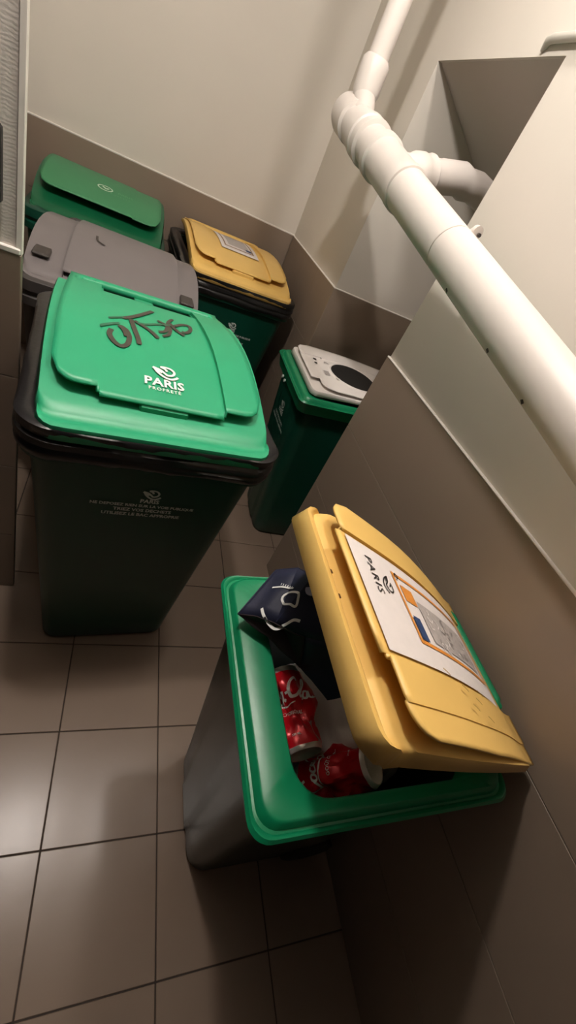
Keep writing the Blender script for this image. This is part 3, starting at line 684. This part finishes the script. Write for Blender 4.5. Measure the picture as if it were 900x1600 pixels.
# ------------------------------------------------------------------ waste pipe
wp = empty('waste_pipe', (0.745, 0.543, 1.409)); o0 = Vector((0.745, 0.543, 1.409))
def PP(y): return Vector((0.745-0.1*(y-0.543), y, 1.409+0.203*(y-0.543)))-o0
dirp = (PP(2)-PP(1)).normalized()
def seg(name, pr, m=M_PIPE, n=40, sharp=40): return tube(name, [PP(y) for y, r in pr], [r for y, r in pr], m, wp, n, sharp)
RP = 0.057
seg('pipe', [(-1.5, RP), (1.0895, RP), (1.0905, RP-0.002), (1.0925, RP-0.002), (1.0935, RP), (1.5, RP)])
seg('tee_body', [(1.398, RP-0.001), (1.40, RP+0.005), (1.43, RP+0.005), (1.434, RP+0.003), (1.60, RP+0.003), (1.604, RP+0.010), (1.635, RP+0.010), (1.639, RP+0.002)], sharp=30)
seg('coupling', [(1.62, RP), (1.705, RP), (1.709, RP+0.011), (1.722, RP+0.012), (1.735, RP+0.011), (1.739, RP+0.006), (1.752, RP+0.006), (1.756, RP+0.011), (1.78, RP+0.011), (1.784, RP+0.005), (1.85, RP+0.005), (1.854, RP-0.001)], sharp=30)
seg('end_cap', [(1.80, RP-0.004), (1.884, RP-0.004), (1.888, RP+0.007), (1.965, RP+0.007), (1.985, RP+0.003), (1.99, RP-0.006), (1.991, 0.002)])
# rising branch
b0 = PP(1.83); b1 = Vector((0.615, 1.93, 1.76))-o0; b2 = Vector((0.617, 1.945, 1.815))-o0; top = Vector((0.618, 1.945, ZC-0.001))-o0
tube('rising_pipe', [b0, b0.lerp(b1, 0.5), b1, b2, b2+Vector((0, 0, 0.06)), top], [0.038, 0.038, 0.038, 0.037, 0.035, 0.035], M_PIPE, wp, 28)
tube('rising_coupling', [b1+Vector((0, 0, -0.01)), b1+Vector((0, 0, 0.012)), b2, b2+Vector((0, 0, 0.03)), b2+Vector((0, 0, 0.042))], [0.039, 0.046, 0.047, 0.047, 0.038], M_PIPE, wp, 28)
# branch into the alcove
c0 = PP(1.53); cd = Vector((0.86, 0.30, 0.24)).normalized()
tube('alcove_branch', [c0, c0+cd*0.07, c0+cd*0.085, c0+cd*0.115, c0+cd*0.13, c0+cd*0.15, c0+cd*0.16], [0.048, 0.048, 0.055, 0.056, 0.05, 0.055, 0.047], M_PIPE, wp, 28)
tube('alcove_branch', [c0+cd*0.14, c0+cd*0.20, c0+cd*0.205, c0+cd*0.30, c0+cd*0.32+Vector((0.01, 0, -0.01)), c0+cd*0.36+Vector((0.02, 0, -0.012)), c0+cd*0.36+Vector((0.42, 0.1, -0.05))], [0.045, 0.045, 0.0465, 0.0465, 0.0465, 0.046, 0.046], M_PIPE, wp, 28)
# clamp lug at the joint
k0 = PP(1.10); u, v = frame(dirp)
up_ = Vector((0.55, 0, 0.83)); up_ = (up_-dirp*up_.dot(dirp)).normalized()
lug = k0+up_*(RP+0.012)
tube('clamp_lug', [lug+Vector((0.0, -0.006, 0.0)), lug+Vector((0.0, 0.006, 0))], 0.013, M_PIPE, wp, 18)
tube('clamp_lug', [k0+up_*(RP-0.01)+dirp*0.012, lug+up_*0.008+dirp*0.012], 0.006, M_PIPE, wp, 10)
tube('clamp_bolt', [lug+Vector((0.004, -0.012, -0.004)), lug+Vector((0.004, -0.004, -0.004))], 0.0045, M_DARK, wp, 10)
# knocks in the paint along its underside
for y, ang in ((0.97, 0.2), (0.76, 0.05), (0.615, 0.12)):
    q = Vector((-0.72, 0.0, -0.69)); q = (q-dirp*q.dot(dirp)).normalized()
    c = PP(y)+q*(RP+0.0002); s1 = dirp*0.006; s2 = q.cross(dirp)*0.009
    link('paint_chip', [c-s1+q*0.001, c-s2*0.7+q*0.001, c+s1+s2*0.2+q*0.001, c+s2+q*0.001, c-q*0.003], [[0, 1, 2, 3], [0, 4, 1], [1, 4, 2], [2, 4, 3], [3, 4, 0]], M_DARK, wp, False)
tag(wp, 'white painted waste pipe with couplings running along the right wall', 'pipe')

# small conduit over the lintel and the dark panel on the stub wall
o = tube('conduit', [(XW+0.004, 1.455, 1.966), (XW+0.003, 1.448, 1.974), (XW-0.001, 1.440, 1.982), (XW-0.002, 1.42, 1.986), (XW-0.002, 1.36, 1.986), (XW-0.002, 1.1, 1.986)], [0.004, 0.008, 0.0095, 0.010, 0.010, 0.010], mat('grey_conduit', (190, 186, 176), 0.35), None, 16)
tag(o, 'short pale grey conduit on the wall above the alcove corner', 'conduit')
pnl = empty('wall_panel', (-0.40, YS, 1.25))
vs, fs = boxvf(-0.155, 0.1545, -0.018, 0.007, 0.0, 0.125, 0.004); link('panel_board', vs, fs, M_BLACK, pnl)
vs, fs = boxvf(-0.14, 0.14, -0.0195, -0.017, 0.014, 0.111, 0.001); link('panel_face', vs, fs, mat('dark_panel_face', (52, 52, 56), 0.3), pnl)
tag(pnl, 'black panel hung on the ribbed wall at the left edge', 'panel')
